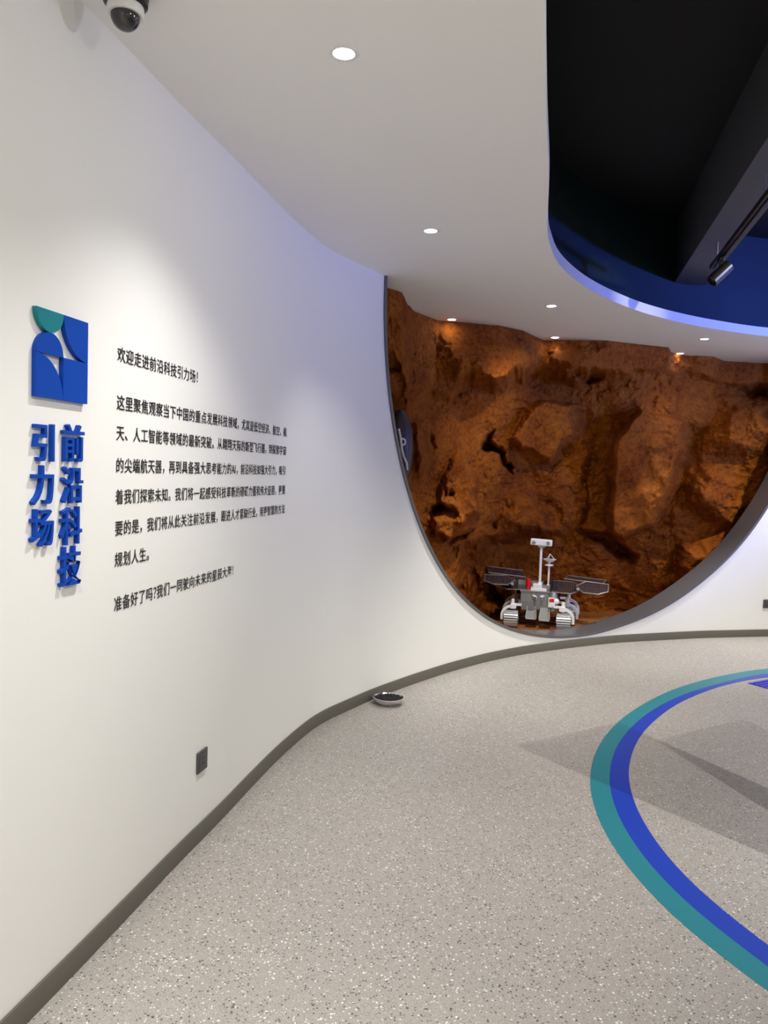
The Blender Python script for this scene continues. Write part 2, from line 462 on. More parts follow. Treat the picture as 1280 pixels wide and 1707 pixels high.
_v = np.interp(phi, PHI, RT); rts = np.convolve(np.r_[np.full(90, _v[0]), _v, np.full(90, _v[-1])], _k, 'valid')[:, None] * np.ones(nz)
# warp coordinates a little for natural outlines
def nfield(sx, sz, seed, octv=4, rough=.55, ridged=False):
    out = np.zeros(PH.shape)
    amp, fx, fz, tot = 1.0, sx, sz, 0.0
    rs = np.random.RandomState(seed)
    for _ in range(octv):
        gx = int(42 * fx) + 4; gz = int(3 * fz) + 4
        g = rs.rand(gx + 2, gz + 2) * 2 - 1
        x = (PH + 4) * fx; z = ZZ * fz
        xi = x.astype(int); zi = z.astype(int); xf = x - xi; zf = z - zi
        xf = xf ** 3 * (xf * (6 * xf - 15) + 10); zf = zf ** 3 * (zf * (6 * zf - 15) + 10)
        v = (g[xi, zi] * (1 - xf) + g[xi + 1, zi] * xf) * (1 - zf) + (g[xi, zi + 1] * (1 - xf) + g[xi + 1, zi + 1] * xf) * zf
        if ridged: v = 1 - 2 * np.abs(v)
        out += v * amp; tot += amp; amp *= rough; fx *= 2.03; fz *= 2.03
    return out / tot
wz1 = nfield(.7, 4.5, 1) * .10; wp1 = nfield(.7, 4.5, 2) * 1.1
P2, Z2 = PH + wp1, ZZ + wz1
zl = np.interp(P2, PL, ZL); dr = np.interp(P2, PD, DR)
sm = lambda a, b, x: (lambda t: t * t * (3 - 2 * t))(np.clip((x - a) / (b - a), 0, 1))
tt = np.clip((ZZ - .1) / (2.2 - .1), 0, 1)
lower = rb + (rts + dr - rb) * tt ** 1.15
under = sm(.0, .07, Z2 - zl)                 # 1 above the ledge
bulge = .04 * np.exp(-((Z2 - zl - .16) / .13) ** 2)
R = lower * (1 - under) + (rt - bulge * sm(2.74, 2.5, ZZ) ) * under
def bump(p0, z0, rp, rz, h, rot=0, pw=2.0, edge=.35, tilt=(0, 0)):
    """boulder: a flat-topped lump pushed towards the room; negative h makes a cave"""
    global R
    a = math.radians(rot); u = (P2 - p0) * .135; v = Z2 - z0      # metres at about 7.7 m
    uu = (u * math.cos(a) + v * math.sin(a)) / (rp * .135); vv = (-u * math.sin(a) + v * math.cos(a)) / rz
    d = (np.abs(uu) ** pw + np.abs(vv) ** pw) ** (1 / pw)
    k = sm(1.0, 1.0 - edge, d)
    R = R - k * (h + tilt[0] * uu + tilt[1] * vv)
CALM = np.ones(PH.shape)
def poly(pts, h, edge=.07, tilt=(0, 0), warp=.45, rnd=0.0, calm=0.0):
    """slab, boulder (h > 0) or cave (h < 0) with a traced outline; edge = width of its flank in metres"""
    global R
    px_, pz_ = PH + wp1 * warp, ZZ + wz1 * warp
    K = .131                                            # metres per degree
    A = np.array(pts, float); A[:, 0] *= K
    x0, x1 = A[:, 0].min() - .3, A[:, 0].max() + .3
    i0, i1 = np.searchsorted(phi * K, [x0, x1])
    X = px_[i0:i1] * K; Z = pz_[i0:i1]
    dmin = np.full(X.shape, 9.0); ins = np.zeros(X.shape, bool)
    for a, b in zip(A, np.roll(A, -1, 0)):
        e = b - a; t = np.clip(((X - a[0]) * e[0] + (Z - a[1]) * e[1]) / (e @ e), 0, 1)
        dmin = np.minimum(dmin, np.hypot(X - a[0] - t * e[0], Z - a[1] - t * e[1]))
        c = ((a[1] > Z) != (b[1] > Z))
        with np.errstate(divide='ignore', invalid='ignore'):
            xi = (b[0] - a[0]) * (Z - a[1]) / (b[1] - a[1]) + a[0]
        ins ^= c & (X < xi)
    sd = np.where(ins, dmin, -dmin)
    k = sm(-edge * .4, edge, sd)
    cx, cz = A.mean(0)
    hh = h * 1.25 + tilt[0] * (X - cx) + tilt[1] * (Z - cz)
    if rnd: hh = hh + rnd * np.sqrt(np.clip(sd, 0, 1))
    R[i0:i1] -= k * hh
    if calm: CALM[i0:i1] *= 1 - calm * sm(0, .06, sd)
# slabs, boulders and caves
R -= .10 * nfield(.28, 2.2, 5, 3)
poly([(.26, 2.24), (1.69, 2.9), (4.59, 2.95), (10.33, 2.95), (10.9, 2.76), (11.2, 2.56), (10.45, 2.47), (8.75, 2.3), (6.09, 2.29), (4.56, 2.21), (1.68, 2.06)], .13, .08)
poly([(4.2, 2.42), (5.6, 2.62), (9.8, 2.60), (10.6, 2.50), (8.8, 2.31), (6.1, 2.31), (4.8, 2.25)], .05, .10, (0, -.25), .9)
poly([(11.22, 2.66), (14.5, 2.70), (19.4, 2.70), (19.6, 2.62), (18.02, 2.50), (15.98, 2.45), (13.46, 2.48), (11.72, 2.56)], .15, .07, (0, -.4), .8)
poly([(13.45, 2.48), (14.71, 2.51), (15.66, 2.47), (14.31, 2.43)], -.25, .05)
poly([(-.6, 2.9), (.8, 2.9), (1.2, 2.8), (1.02, 2.66), (-.31, 2.58)], .08, .10, rnd=.1)
poly([(13.77, 2.15), (18.12, 2.22), (16.4, 1.89), (16.2, .99), (14.35, 1.02), (14.54, 1.76)], -.14, .12)
poly([(10.53, 2.21), (13.54, 2.22), (13.83, 1.85), (12.02, 1.64), (10.24, 1.77), (9.34, 1.86)], .22, .06, (-.26, -.10), .6, calm=.5)
poly([(10.0, 1.70), (12.4, 1.62), (14.0, 1.5), (14.2, .95), (12.6, .95), (11.2, 1.4)], .10, .16, (.1, 0))
poly([(18.12, 2.19), (21.11, 2.12), (21.15, 1.82), (20.39, 1.44), (19.42, 1.04), (17.32, .90), (16.16, .96), (16.28, 1.89)], .30, .07, (-.10, -.06), .22, calm=.85)
poly([(21.15, 2.12), (22.53, 2.07), (21.6, 1.44), (20.1, 1.0), (19.42, 1.04), (20.39, 1.44)], -.22, .14)
poly([(14.6, 1.75), (14.9, 1.75), (14.75, 1.2), (14.5, .95), (14.3, 1.2)], -.14, .05, warp=1)
poly([(5.28, 1.70), (5.95, 1.68), (6.82, 1.39), (7.11, 1.18), (5.57, 1.10), (3.96, 1.24), (4.11, 1.49)], .26, .08, (.34, -.34), .6, calm=.3)
poly([(4.9, 1.62), (5.1, 1.58), (4.6, 1.42), (5.0, 1.3), (4.7, 1.28), (4.2, 1.44)], -.16, .05, warp=1)
poly([(1.95, 1.92), (2.84, 1.95), (3.34, 1.79), (3.61, 1.64), (2.6, 1.46), (2.0, 1.68)], .18, .07, (.25, 0), .5, calm=.5)
poly([(3.35, 1.86), (3.6, 1.84), (3.62, 1.66), (3.4, 1.68)], -.22, .05)
poly([(9.29, 1.29), (11.02, 1.36), (12.04, 1.19), (13.09, .95), (11.38, .86), (9.37, 1.03), (8.89, 1.17)], .22, .12, (0, -.35), .7, .10, calm=.5)
poly([(3.65, 1.16), (5.77, 1.18), (6.72, 1.02), (4.74, .91), (3.82, .98)], .26, .06, (0, .1), .6)
poly([(23.37, 2.40), (27.0, 2.48), (27.19, 1.98), (24.91, 1.72), (23.18, 1.83), (22.7, 2.13)], .16, .18, (0, -.1), .6, .22)
poly([(24.9, 2.3), (26.5, 2.35), (26.9, 1.75), (25.3, 1.78)], .10, .15, (0, 0), .6, .1)
poly([(22.07, 1.70), (23.22, 1.71), (24.78, 1.52), (25.42, 1.27), (24.2, 1.01), (22.85, 1.07), (21.22, 1.32)], .16, .18, (0, -.1), .6, .26)
poly([(20.96, .87), (24.21, .98), (23.75, .62), (21.52, .36), (20.71, .42)], .22, .16, rnd=.15)
poly([(24.0, 2.52), (28, 2.60), (28, 2.42), (25, 2.40)], -.30, .10)
poly([(7.98, 1.94), (8.13, 1.83), (8.93, 1.73), (9.44, 1.51), (8.98, 1.56), (8.61, 1.70), (7.38, 1.74), (7.47, 1.82)], -.45, .05, warp=.7)
poly([(3.42, 1.22), (4.3, 1.25), (4.43, 1.17), (3.40, 1.15)], -.30, .05)
poly([(4.62, .92), (6.62, .99), (6.3, .91), (4.97, .86)], -.26, .05)
poly([(14.47, .98), (16.27, .95), (18.2, .71), (18.01, .62), (16.77, .64), (15.89, .78), (15.03, .85)], -.36, .07)
poly([(7.9, 1.08), (8.5, 1.1), (8.6, .98), (8.2, .95)], -.18, .06)
poly([(10.9, .9), (12.0, .9), (11.8, .82), (11.1, .80)], -.14, .06)
poly([(20.5, .95), (21.1, .9), (20.9, .35), (20.5, .4)], -.2, .12)
poly([(6.9, .41), (7.77, .45), (8.57, .38), (9.0, .17), (8.52, .12), (7.39, .24)], -.45, .07)
poly([(9.2, .42), (10.2, .42), (10.6, .24), (9.9, .10), (9.4, .25)], -.35, .08)
poly([(8.5, .50), (9.1, .50), (9.35, .3), (9.3, .1), (8.9, .12), (8.7, .3)], .10, .08)
# blur the flanks a little, then roughness
for _ in range(2):
    R[1:-1] = (R[:-2] + 2 * R[1:-1] + R[2:]) / 4; R[:, 1:-1] = (R[:, :-2] + 2 * R[:, 1:-1] + R[:, 2:]) / 4
rd = nfield(.5, 3.6, 7, 5, .55, True)
R += CALM * .05 * sm(.55, .97, rd) * (.3 + .7 * sm(-.2, .4, nfield(.3, 2, 9, 2)))
R -= CALM * (.070 * nfield(1.0, 7.0, 12, 4, .55) * sm(-.3, .5, nfield(.25, 2, 21, 2)) + .022 * nfield(2.6, 19, 11, 4, .6))
# terraced strata: small steps that give broken facets
q = nfield(.35, 2.6, 31, 3) * 1.2 + ZZ * 1.1 - PH * .05
st_n = (q * 2.2) % 1.0
R += CALM * .028 * (sm(.0, .85, st_n) - sm(.85, 1.0, st_n)) * sm(-.25, .35, nfield(.4, 2.4, 33, 2))
# keep the top line where it meets the ceiling and never cross the wall
R = np.where(ZZ > CEIL - .30, np.maximum(R, rt - .03 - .55 * np.clip(CEIL - .03 - ZZ, 0, 1)), R)
lim = np.interp(PH, np.array([-4, -1, 0, 1, 3, 6, 8, 10, 13, 16, 19, 22, 25, 27, 36]),
                np.array([5.30, 5.32, 5.36, 5.50, 5.85, 6.2, 6.45, 6.68, 7.05, 7.4, 7.72, 8.05, 8.4, 8.9, 10.0]))
R = np.maximum(R, lim)
pw_ = PH + .35 * wp1 + .9 * nfield(.9, 3.5, 41, 3)
bay = np.interp(pw_, [3.6, 4.8, 6.0, 7.4, 8.2, 9.0, 9.5, 11, 13, 17], [5.4, 6.4, 7.25, 7.82, 8.04, 8.20, 8.20, 8.20, 8.15, 7.0])
bay = R + (np.maximum(R, bay) - R) * sm(.96, .80, ZZ + .15 * wz1 + .05 * nfield(.5, 3, 43, 3))
R = np.maximum(R, bay)
nook = sm(-.8, 0, PH) * sm(3.4, 2.6, PH) * sm(1.15, 1.30, ZZ) * sm(2.2, 2.05, ZZ)
R = R + (np.maximum(R, 5.97) - R) * nook
ph = np.radians(PH)
co = np.stack([R * np.sin(ph), R * np.cos(ph), ZZ], -1).reshape(-1, 3)
rbk = 10.0; pr_ = np.radians(phi)
bt = np.stack([rbk * np.sin(pr_), rbk * np.cos(pr_), np.full(nphi, zz[-1])], -1)
bb = np.stack([rbk * np.sin(pr_), rbk * np.cos(pr_), np.full(nphi, zz[0])], -1)
nfront = len(co); co = np.concatenate([co, bt, bb])
idx = np.arange(nphi * nz).reshape(nphi, nz)
fa = np.stack([idx[:-1, :-1], idx[1:, :-1], idx[1:, 1:], idx[:-1, 1:]], -1).reshape(-1, 4)
T_ = nfront + np.arange(nphi); B_ = nfront + nphi + np.arange(nphi)
quads = [fa, np.stack([idx[:-1, -1], idx[1:, -1], T_[1:], T_[:-1]], -1), np.stack([T_[:-1], T_[1:], B_[1:], B_[:-1]], -1), np.stack([B_[:-1], B_[1:], idx[1:, 0], idx[:-1, 0]], -1)]
quads = np.concatenate(quads)
sides = [list(idx[0, ::-1]) + [B_[0], T_[0]], list(idx[-1, :]) + [T_[-1], B_[-1]]]
loops = np.concatenate([quads.ravel(), np.array(sides[0]), np.array(sides[1])]).astype(np.int32)
tot = np.concatenate([np.full(len(quads), 4), [len(sides[0]), len(sides[1])]]).astype(np.int32)
st_ = np.concatenate([[0], np.cumsum(tot)[:-1]]).astype(np.int32)
me = bpy.data.meshes.new('rock_cliff')
me.vertices.add(len(co)); me.vertices.foreach_set('co', co.ravel())
me.loops.add(len(loops)); me.loops.foreach_set('vertex_index', loops)
me.polygons.add(len(tot)); me.polygons.foreach_set('loop_start', st_); me.polygons.foreach_set('loop_total', tot)
me.polygons.foreach_set('use_smooth', np.concatenate([np.ones(len(fa), bool), np.zeros(len(tot) - len(fa), bool)]))
me.update(calc_edges=True); me.validate(); me.materials.append(M_rock)
rock = bpy.data.objects.new('rock_cliff', me); col.objects.link(rock)
tag(rock, 'rugged orange-brown artificial cliff face filling the back of the round wall opening', 'rock')

# loose stones at the foot of the cliff beside the rover
random.seed(4)
def stone(x, y, r, label, group=None, sq=.6, seed=0):
    bm = bmesh.new(); bmesh.ops.create_icosphere(bm, subdivisions=4, radius=1)
    for v in bm.verts:
        p = v.co.copy(); k = 1 + .35 * mn.fractal(p * 1.3 + Vector((seed * 7.1, 0, 0)), .8, 2, 4)
        v.co = Vector((p.x * k * r, p.y * k * r * .85, p.z * k * r * sq))
    zmin = min(v.co.z for v in bm.verts)
    for v in bm.verts: v.co.z -= zmin + .12 * r * sq
    me = bpy.data.meshes.new('stone'); bm.to_mesh(me); bm.free(); me.materials.append(M_stone)
    me.polygons.foreach_set('use_smooth', [True] * len(me.polygons))
    o = bpy.data.objects.new('stone', me); col.objects.link(o); o.location = (x, y, .07)
    return tag(o, label, 'stone', group)
stone(.985, 7.26, .062, 'reddish stone lying left of the rover\'s left front wheel', 'loose stones round the rover', .7, 1)
stone(.93, 7.05, .045, 'small stone near the frame, farthest left of the loose stones', 'loose stones round the rover', .7, 2)
stone(1.10, 7.02, .035, 'smallest stone touching the dark frame left of the rover', 'loose stones round the rover', .7, 3)
stone(1.40, 7.02, .040, 'flat stone on the sand under the rover, right of its left front wheel', 'loose stones round the rover', .5, 5)
stone(1.53, 7.03, .034, 'flat stone on the sand under the rover, left of its right front wheel', 'loose stones round the rover', .5, 6)

# ------------------------------------------------------------------ floor ring inlay
def polar_loop(C, th, r, n=220):
    th = list(th); r = list(r)
    a = np.linspace(0, 360, n, endpoint=False); rr = np.interp(a, th, r, period=360)
    k = np.ones(7) / 7; rr = np.convolve(np.r_[rr[-3:], rr, rr[:3]], k, 'valid')
    return [(C[0] + q * math.cos(math.radians(t)), C[1] + q * math.sin(math.radians(t))) for t, q in zip(a, rr)]
C0 = (3.9, 3.1)
ro = polar_loop(C0, [0, 60, 90, 102.6, 112.9, 124.8, 136.5, 148.8, 158.4, 166.8, 173.4, 179.8, 185, 190, 194.6, 197.9, 215, 240, 270, 300], [2.9, 3.3, 3.28, 3.23, 3.098, 2.991, 2.913, 2.89, 2.895, 2.908, 2.914, 2.918, 2.912, 2.901, 2.882, 2.85, 2.80, 2.75, 2.8, 2.8])
rm = polar_loop(C0, [0, 60, 90, 104.7, 116.3, 132.8, 145.4, 156.8, 165.3, 173.7, 180, 185.9, 191.3, 196, 215, 240, 270, 300], [2.8, 3.16, 3.14, 3.092, 2.936, 2.834, 2.798, 2.80, 2.812, 2.821, 2.82, 2.816, 2.794, 2.765, 2.71, 2.66, 2.7, 2.7])
ri = polar_loop(C0, [0, 60, 90, 106.5, 125.7, 140.4, 153.9, 164.3, 173.3, 180.2, 185.9, 190.2, 194.1, 215, 240, 270, 300], [2.7, 3.04, 3.03, 2.988, 2.81, 2.728, 2.709, 2.717, 2.721, 2.721, 2.718, 2.702, 2.682, 2.62, 2.57, 2.6, 2.6])
ringo = empty('floor_ring', (C0[0], C0[1], 0))
tag(ringo, 'large teal and blue ring inlaid flat in the speckled floor', 'floor marking')
def bandmesh(name, A, B, m):
    n = len(A); z0, z1 = .0002, .0016
    V = []
    for (ax, ay), (bx, by) in zip(A, B):
        V += [(ax - C0[0], ay - C0[1], z1), (bx - C0[0], by - C0[1], z1), (bx - C0[0], by - C0[1], z0), (ax - C0[0], ay - C0[1], z0)]
    Fc = []
    for i in range(n):
        j = (i + 1) % n
        for k in range(4): Fc.append((4 * i + k, 4 * j + k, 4 * j + (k + 1) % 4, 4 * i + (k + 1) % 4))
    o = mesh_obj(name, V, Fc, m, ringo)
    return o
o = bandmesh('outer_band', ro, rm, M_rteal); o['label'] = 'teal outer band'
o = bandmesh('inner_band', rm, ri, M_rblue); o['label'] = 'blue inner band'

# blue slatted panel let into the floor inside the ring
M_bglow = mat('blue_glass_slats', (.003, .003, .22), .5, emit=(.004, .002, .5), estr=.3)
M_bdark = mat('dark_blue_slot', (.003, .003, .08), .3)
fp = empty('floor_light_panel', (2.795, 5.742, 0), math.atan2(5.866 - 5.742, 3.0016 - 2.795))
tag(fp, 'bright blue slatted light panel set in the floor just inside the ring', 'floor light')
MB().box((.45, -.20, .001), (.9, .42, .002)).build('base', M_bdark, fp)
for k in range(10):
    MB().box((.45, -.01 - .042 * k, .0035), (.9, .028, .004)).build('slat', M_bglow, fp)

# unseen slim free-standing board right of the picture; the track spots throw its shadow over the ring
o = MB().box((2.25, 2.53, .705), (.47, .05, 1.41), Matrix.Rotation(math.atan2(.54, .84), 3, 'Z'), bev=.004).build('shadow_board', M_wall); tag(o, kind='structure')

# ------------------------------------------------------------------ downlights
M_lens = mat('downlight_lens', (1, 1, 1), .4, emit=(1, .97, .92), estr=14)
def downlight(x, y, label, power, color=NEUT, size=110, loc_z=CEIL, r=.042):
    e = empty('downlight', (x, y, loc_z))
    tag(e, label, 'ceiling light', 'recessed downlights in the white ceiling')
    MB().lathe([(r * .80, -.003), (r, -.0045), (r * 1.13, -.002), (r * 1.16, -.0002), (r * .80, -.0002)], n=32, cap=False).build('trim_ring', M_white, e, True)
    MB().lathe([(r * .82, -.0008), (.001, -.0016)], n=32, cap=False).build('lens', M_lens, e)
    add_light('downlight_beam', 'SPOT', (x, y, loc_z - .012), (x, y, 0), power, color, spot_size=math.radians(size), spot_blend=1.0, shadow_soft_size=.035)
    return e
downlight(-.166, 2.41, 'nearest and largest recessed downlight, above the left wall', P_DOWN)
downlight(.198, 4.09, 'second recessed downlight along the left wall, between the nearest one and the cliff', P_DOWN * .5, NEUT, 90)
downlight(1.189, 5.757, 'recessed downlight between the black ceiling opening and the cliff top', P_DOWN * 2.2, NEUT, 80)
downlight(.505, 6.363, 'recessed downlight close to the left part of the cliff top', P_NICHE, WARM, 75)
downlight(1.494, 7.021, 'recessed downlight touching the middle of the cliff top line', P_NICHE, WARM, 75)
downlight(2.87, 7.67, 'recessed downlight just above the right part of the cliff top, beside the overhang', P_NICHE, WARM, 75)
downlight(2.781, 6.867, 'rightmost recessed downlight, between the blue fascia and the cliff top', P_DOWN * 1.5, NEUT, 66)
# lamps of the same rows standing outside the picture
for (x, y, p_, c_) in ((-.5, .75, P_DOWN * 1.2, NEUT), (-.85, -.9, P_DOWN * 1.5, NEUT), (-1.0, -2.4, P_DOWN * 1.5, NEUT), (4.35, 7.0, P_DOWN * 1.6, NEUT), (4.15, 8.2, 3.0, WARM), (6.2, 7.0, P_DOWN, NEUT), (7.9, 5.0, P_DOWN * 1.5, NEUT), (8.1, 2.0, P_DOWN * 1.5, NEUT), (3, -2.6, P_DOWN * 1.5, NEUT), (6, -2.2, P_DOWN * 1.5, NEUT)):
    add_light('downlight_beam', 'SPOT', (x, y, CEIL - .012), (x, y, 0), p_ * 1.15, c_, spot_size=math.radians(130), spot_blend=1.0, shadow_soft_size=.035)

# ------------------------------------------------------------------ security dome camera
M_dome = mat('smoked_dome', (.02, .018, .022), .08, spec=.8)
dc = empty('dome_camera', (-.738, 2.135, CEIL))
tag(dc, 'white-collared security camera with smoked dome on the ceiling at upper left', 'security camera')
MB().lathe([(.058, 0), (.060, -.012), (.058, -.035), (.05, -.042)], n=36).build('housing', M_blackp, dc, True)
MB().lathe([(.047, -.040), (.0485, -.046), (.0485, -.060), (.045, -.066), (.038, -.066)], n=36).build('collar', M_white, dc, True)
MB().lathe([(.0385 * math.cos(a), -.066 - .0385 * math.sin(a)) for a in np.linspace(0, math.pi / 2 - .02, 12)], n=36).build('dome', M_dome, dc, True)

# ------------------------------------------------------------------ lettering
def glyph(ch, offset=0.0, extrude=0.0, res=3):
    cu = bpy.data.curves.new('glyph', 'FONT'); cu.body = ch; cu.size = 1.0; cu.offset = offset; cu.extrude = extrude; cu.resolution_u = res
    o = bpy.data.objects.new('glyph', cu); col.objects.link(o)
    bpy.context.view_layer.update()
    ev = o.evaluated_get(bpy.context.evaluated_depsgraph_get())
    me = bpy.data.meshes.new_from_object(ev)
    v = [tuple(x.co) for x in me.vertices]; f = [tuple(p.vertices) for p in me.polygons]
    bpy.data.objects.remove(o); bpy.data.curves.remove(cu); bpy.data.meshes.remove(me)
    return v, f
CACHE = {}
EM = .0499
def text_row(chars, s0, zc, label, adv=EM):
    org = onwall(s0, zc, 0)
    e = empty('wall_text', org)
    tag(e, label, 'wall lettering', 'lines of black lettering on the wall')
    for i, ch in enumerate(chars):
        if ch not in CACHE: CACHE[ch] = glyph(ch, offset=.006, extrude=.004)
        if '？' in chars[:i]: i -= .5
        gv, gf = CACHE[ch]
        V = [onwall(s0 + (i * adv) + x * EM * .97, zc + (y - .38) * EM, .0016 + (z + .004) * .06) - org for x, y, z in gv]
        mesh_obj('character', V, gf, M_text, e)
    return e
def split(t):
    out = []
    i = 0
    while i < len(t):
        if t[i:i + 2] == 'AI': out.append('AI'); i += 2
        else: out.append(t[i]); i += 1
    return out
ROWS = [('欢迎走进前沿科技引力场！', 1.8420, 'top line of black lettering, the short greeting ending in an exclamation mark'),
        ('这里聚焦观察当下中国的重点发展科技领域，尤其是低空经济、航空、航', 1.6940, 'second line of black lettering, the first full-width line under the greeting'),
        ('天、人工智能等领域的最新突破。从翱翔天际的新型飞行器，到探索宇宙', 1.6000, 'third line of black lettering, a full-width line right above the one containing AI'),
        ('的尖端航天器，再到具备强大思考能力的AI，前沿科技如强大引力，吸引', 1.4990, 'fourth line of black lettering, the only line that contains the letters AI'),
        ('着我们探索未知。我们将一起感受科技革新的磅礴力量和伟大征程，更重', 1.4005, 'fifth line of black lettering, a full-width line right below the one containing AI'),
        ('要的是，我们将从此关注前沿发展，跟进人才紧缺行业，用更智慧的方法', 1.3020, 'sixth line of black lettering, the lowest of the full-width lines'),
        ('规划人生。', 1.2030, 'shortest line of black lettering, four characters and a full stop'),
        ('准备好了吗？我们一同驶向未来的星辰大海！', 1.0630, 'bottom line of black lettering with a question mark and an exclamation mark')]
for t, z, lb in ROWS: text_row(split(t), .4115, z, lb)

BIG = [('引', .021, .113, 1.503, 1.603), ('力', .014, .112, 1.389, 1.493), ('场', .012, .113, 1.278, 1.378),
       ('前', .141, .248, 1.505, 1.609), ('沿', .139, .245, 1.389, 1.491), ('科', .136, .242, 1.273, 1.379), ('技', .133, .240, 1.158, 1.268)]
BL = {'引': 'top blue relief character of the left column', '力': 'middle blue relief character of the left column, crossed by one bar', '场': 'bottom blue relief character of the left column',
      '前': 'topmost blue relief character of the right column, under the logo', '沿': 'second blue relief character from the top of the right column',
      '科': 'third blue relief character from the top of the right column', '技': 'lowest blue relief character, at the foot of the right column'}
for ch, a, b, z0, z1 in BIG:
    a -= .009; b -= .021
    gv, gf = glyph(ch, offset=.008, extrude=.5, res=4)
    A = np.array(gv); mn_, mx_ = A.min(0), A.max(0)
    sc, zc_ = (a + b) / 2, (z0 + z1) / 2
    origin = onwall(sc, zc_, 0)
    V = []
    for x, y, z in gv:
        s = a + (x - mn_[0]) / (mx_[0] - mn_[0]) * (b - a); zz_ = z0 + (y - mn_[1]) / (mx_[1] - mn_[1]) * (z1 - z0)
        V.append(onwall(s, zz_, .0005 + (z + .5) * .013) - origin)
    o = mesh_obj('relief_character', V, gf, M_blueL); o.location = origin
    tag(o, BL[ch], 'wall character', 'blue relief characters on the wall')

# ------------------------------------------------------------------ logo
LS0, LS1, LZ0, LZ1 = .012, .237, 1.671, 1.901
lo = empty('wall_logo', onwall((LS0 + LS1) / 2, (LZ0 + LZ1) / 2, 0)); lo_o = lo.location.copy()
tag(lo, 'square blue and teal relief emblem of rounded shapes on the white wall above the characters', 'logo')
def logo_piece(name, poly, m, t=.014):
    V = []
    n_ = len(poly)
    for d in (t, .0005):
        for u, v in poly: V.append(onwall(LS0 + u * (LS1 - LS0), LZ0 + v * (LZ1 - LZ0), d) - lo_o)
    Fc = [tuple(range(n_)), tuple(range(2 * n_ - 1, n_ - 1, -1))] + [(k, k + n_, (k + 1) % n_ + n_, (k + 1) % n_) for k in range(n_)]
    o = mesh_obj(name, V, Fc, m, lo)
    b_ = bmesh.new(); b_.from_mesh(o.data); bmesh.ops.recalc_face_normals(b_, faces=b_.faces); b_.to_mesh(o.data); b_.free()
    return o
arc = lambda cx, cy, r, a0, a1, n=28: [(cx + r * math.cos(math.radians(a0 + (a1 - a0) * k / n)), cy + r * math.sin(math.radians(a0 + (a1 - a0) * k / n))) for k in range(n + 1)]
o = logo_piece('half_disc', arc(.25, 1, .25, 180, 360), M_teal); o['label'] = 'teal half disc, flat side up'
o = logo_piece('arch', arc(.25, .5, .25, 0, 180), M_blue)
o = logo_piece('lower_quarter_disc', [(0, 0)] + arc(0, 0, .497, 0, 90), M_blue)
o = logo_piece('square', [(.5, 0), (1, 0), (1, .5), (.5, .5)], M_blue)
o = logo_piece('upper_quarter_disc', [(1, 1)] + arc(1, 1, .497, 180, 270), M_blue)

# ------------------------------------------------------------------ sockets
def socket(sc, zc, label):
    base = onwall(sc, zc, 0); t = wtan(sc)
    e = empty('power_socket', base, math.atan2(t.y, t.x))
    tag(e, label, 'socket', 'dark grey wall sockets')
    # local: x along the wall, -y into the room
    MB().box((0, -.005, 0), (.086, .009, .086), bev=.003).build('cover_plate', M_dgrey, e)
    MB().box((0, -.0102, 0), (.060, .0022, .060), bev=.0008).build('insert', M_dgrey, e)
    h = MB()
    for x, z in ((-.008, .014), (.008, .014)): h.box((x, -.0115, z), (.003, .001, .008))
    h.box((0, -.0115, -.006), (.003, .001, .009))
    h.box((-.009, -.0115, -.012), (.003, .001, .009), Matrix.Rotation(.5, 3, 'Y')); h.box((.009, -.0115, -.012), (.003, .001, .009), Matrix.Rotation(-.5, 3, 'Y'))
    h.build('pin_slots', M_blackp, e)
    return e
socket(1.070, .327, 'dark grey wall socket low on the left wall under the lettering')
socket(7.985, .327, 'dark grey wall socket at the right edge of the picture, right of the round opening')

# ------------------------------------------------------------------ steel bowl with charcoal
bo = empty('steel_bowl', (.068, 4.955, 0))
tag(bo, 'shallow polished steel bowl standing on the floor against the skirting', 'bowl')
MB().lathe([(.058, .001), (.075, .004), (.092, .022), (.099, .042), (.104, .0435), (.104, .045), (.098, .0455), (.090, .024), (.074, .007), (.05, .004)], n=48).build('bowl_body', M_chrome, bo, True)
M_char = mat('charcoal', (.008, .008, .008), .6)
def granules():
    bm = bmesh.new(); rs = random.Random(3)
    bmesh.ops.create_circle(bm, cap_ends=True, segments=40, radius=.0945)
    for v in bm.verts: v.co.z = .036
    for _ in range(520):
        r = .0915 * math.sqrt(rs.random()); a = rs.random() * 6.283
        q = rs.uniform(.0028, .0046)
        bmesh.ops.create_icosphere(bm, subdivisions=1, radius=q, matrix=Matrix.Translation((r * math.cos(a), r * math.sin(a), .0365 + rs.random() * .0035)) @ Matrix.Rotation(rs.random() * 6, 4, 'X'))
    me = bpy.data.meshes.new('charcoal_granules'); bm.to_mesh(me); bm.free(); me.materials.append(M_char)
    o = bpy.data.objects.new('charcoal_granules', me); col.objects.link(o); o.location = (.068, 4.955, 0)
    return tag(o, 'black charcoal granules filling the steel bowl', 'charcoal', kind='stuff')
granules()

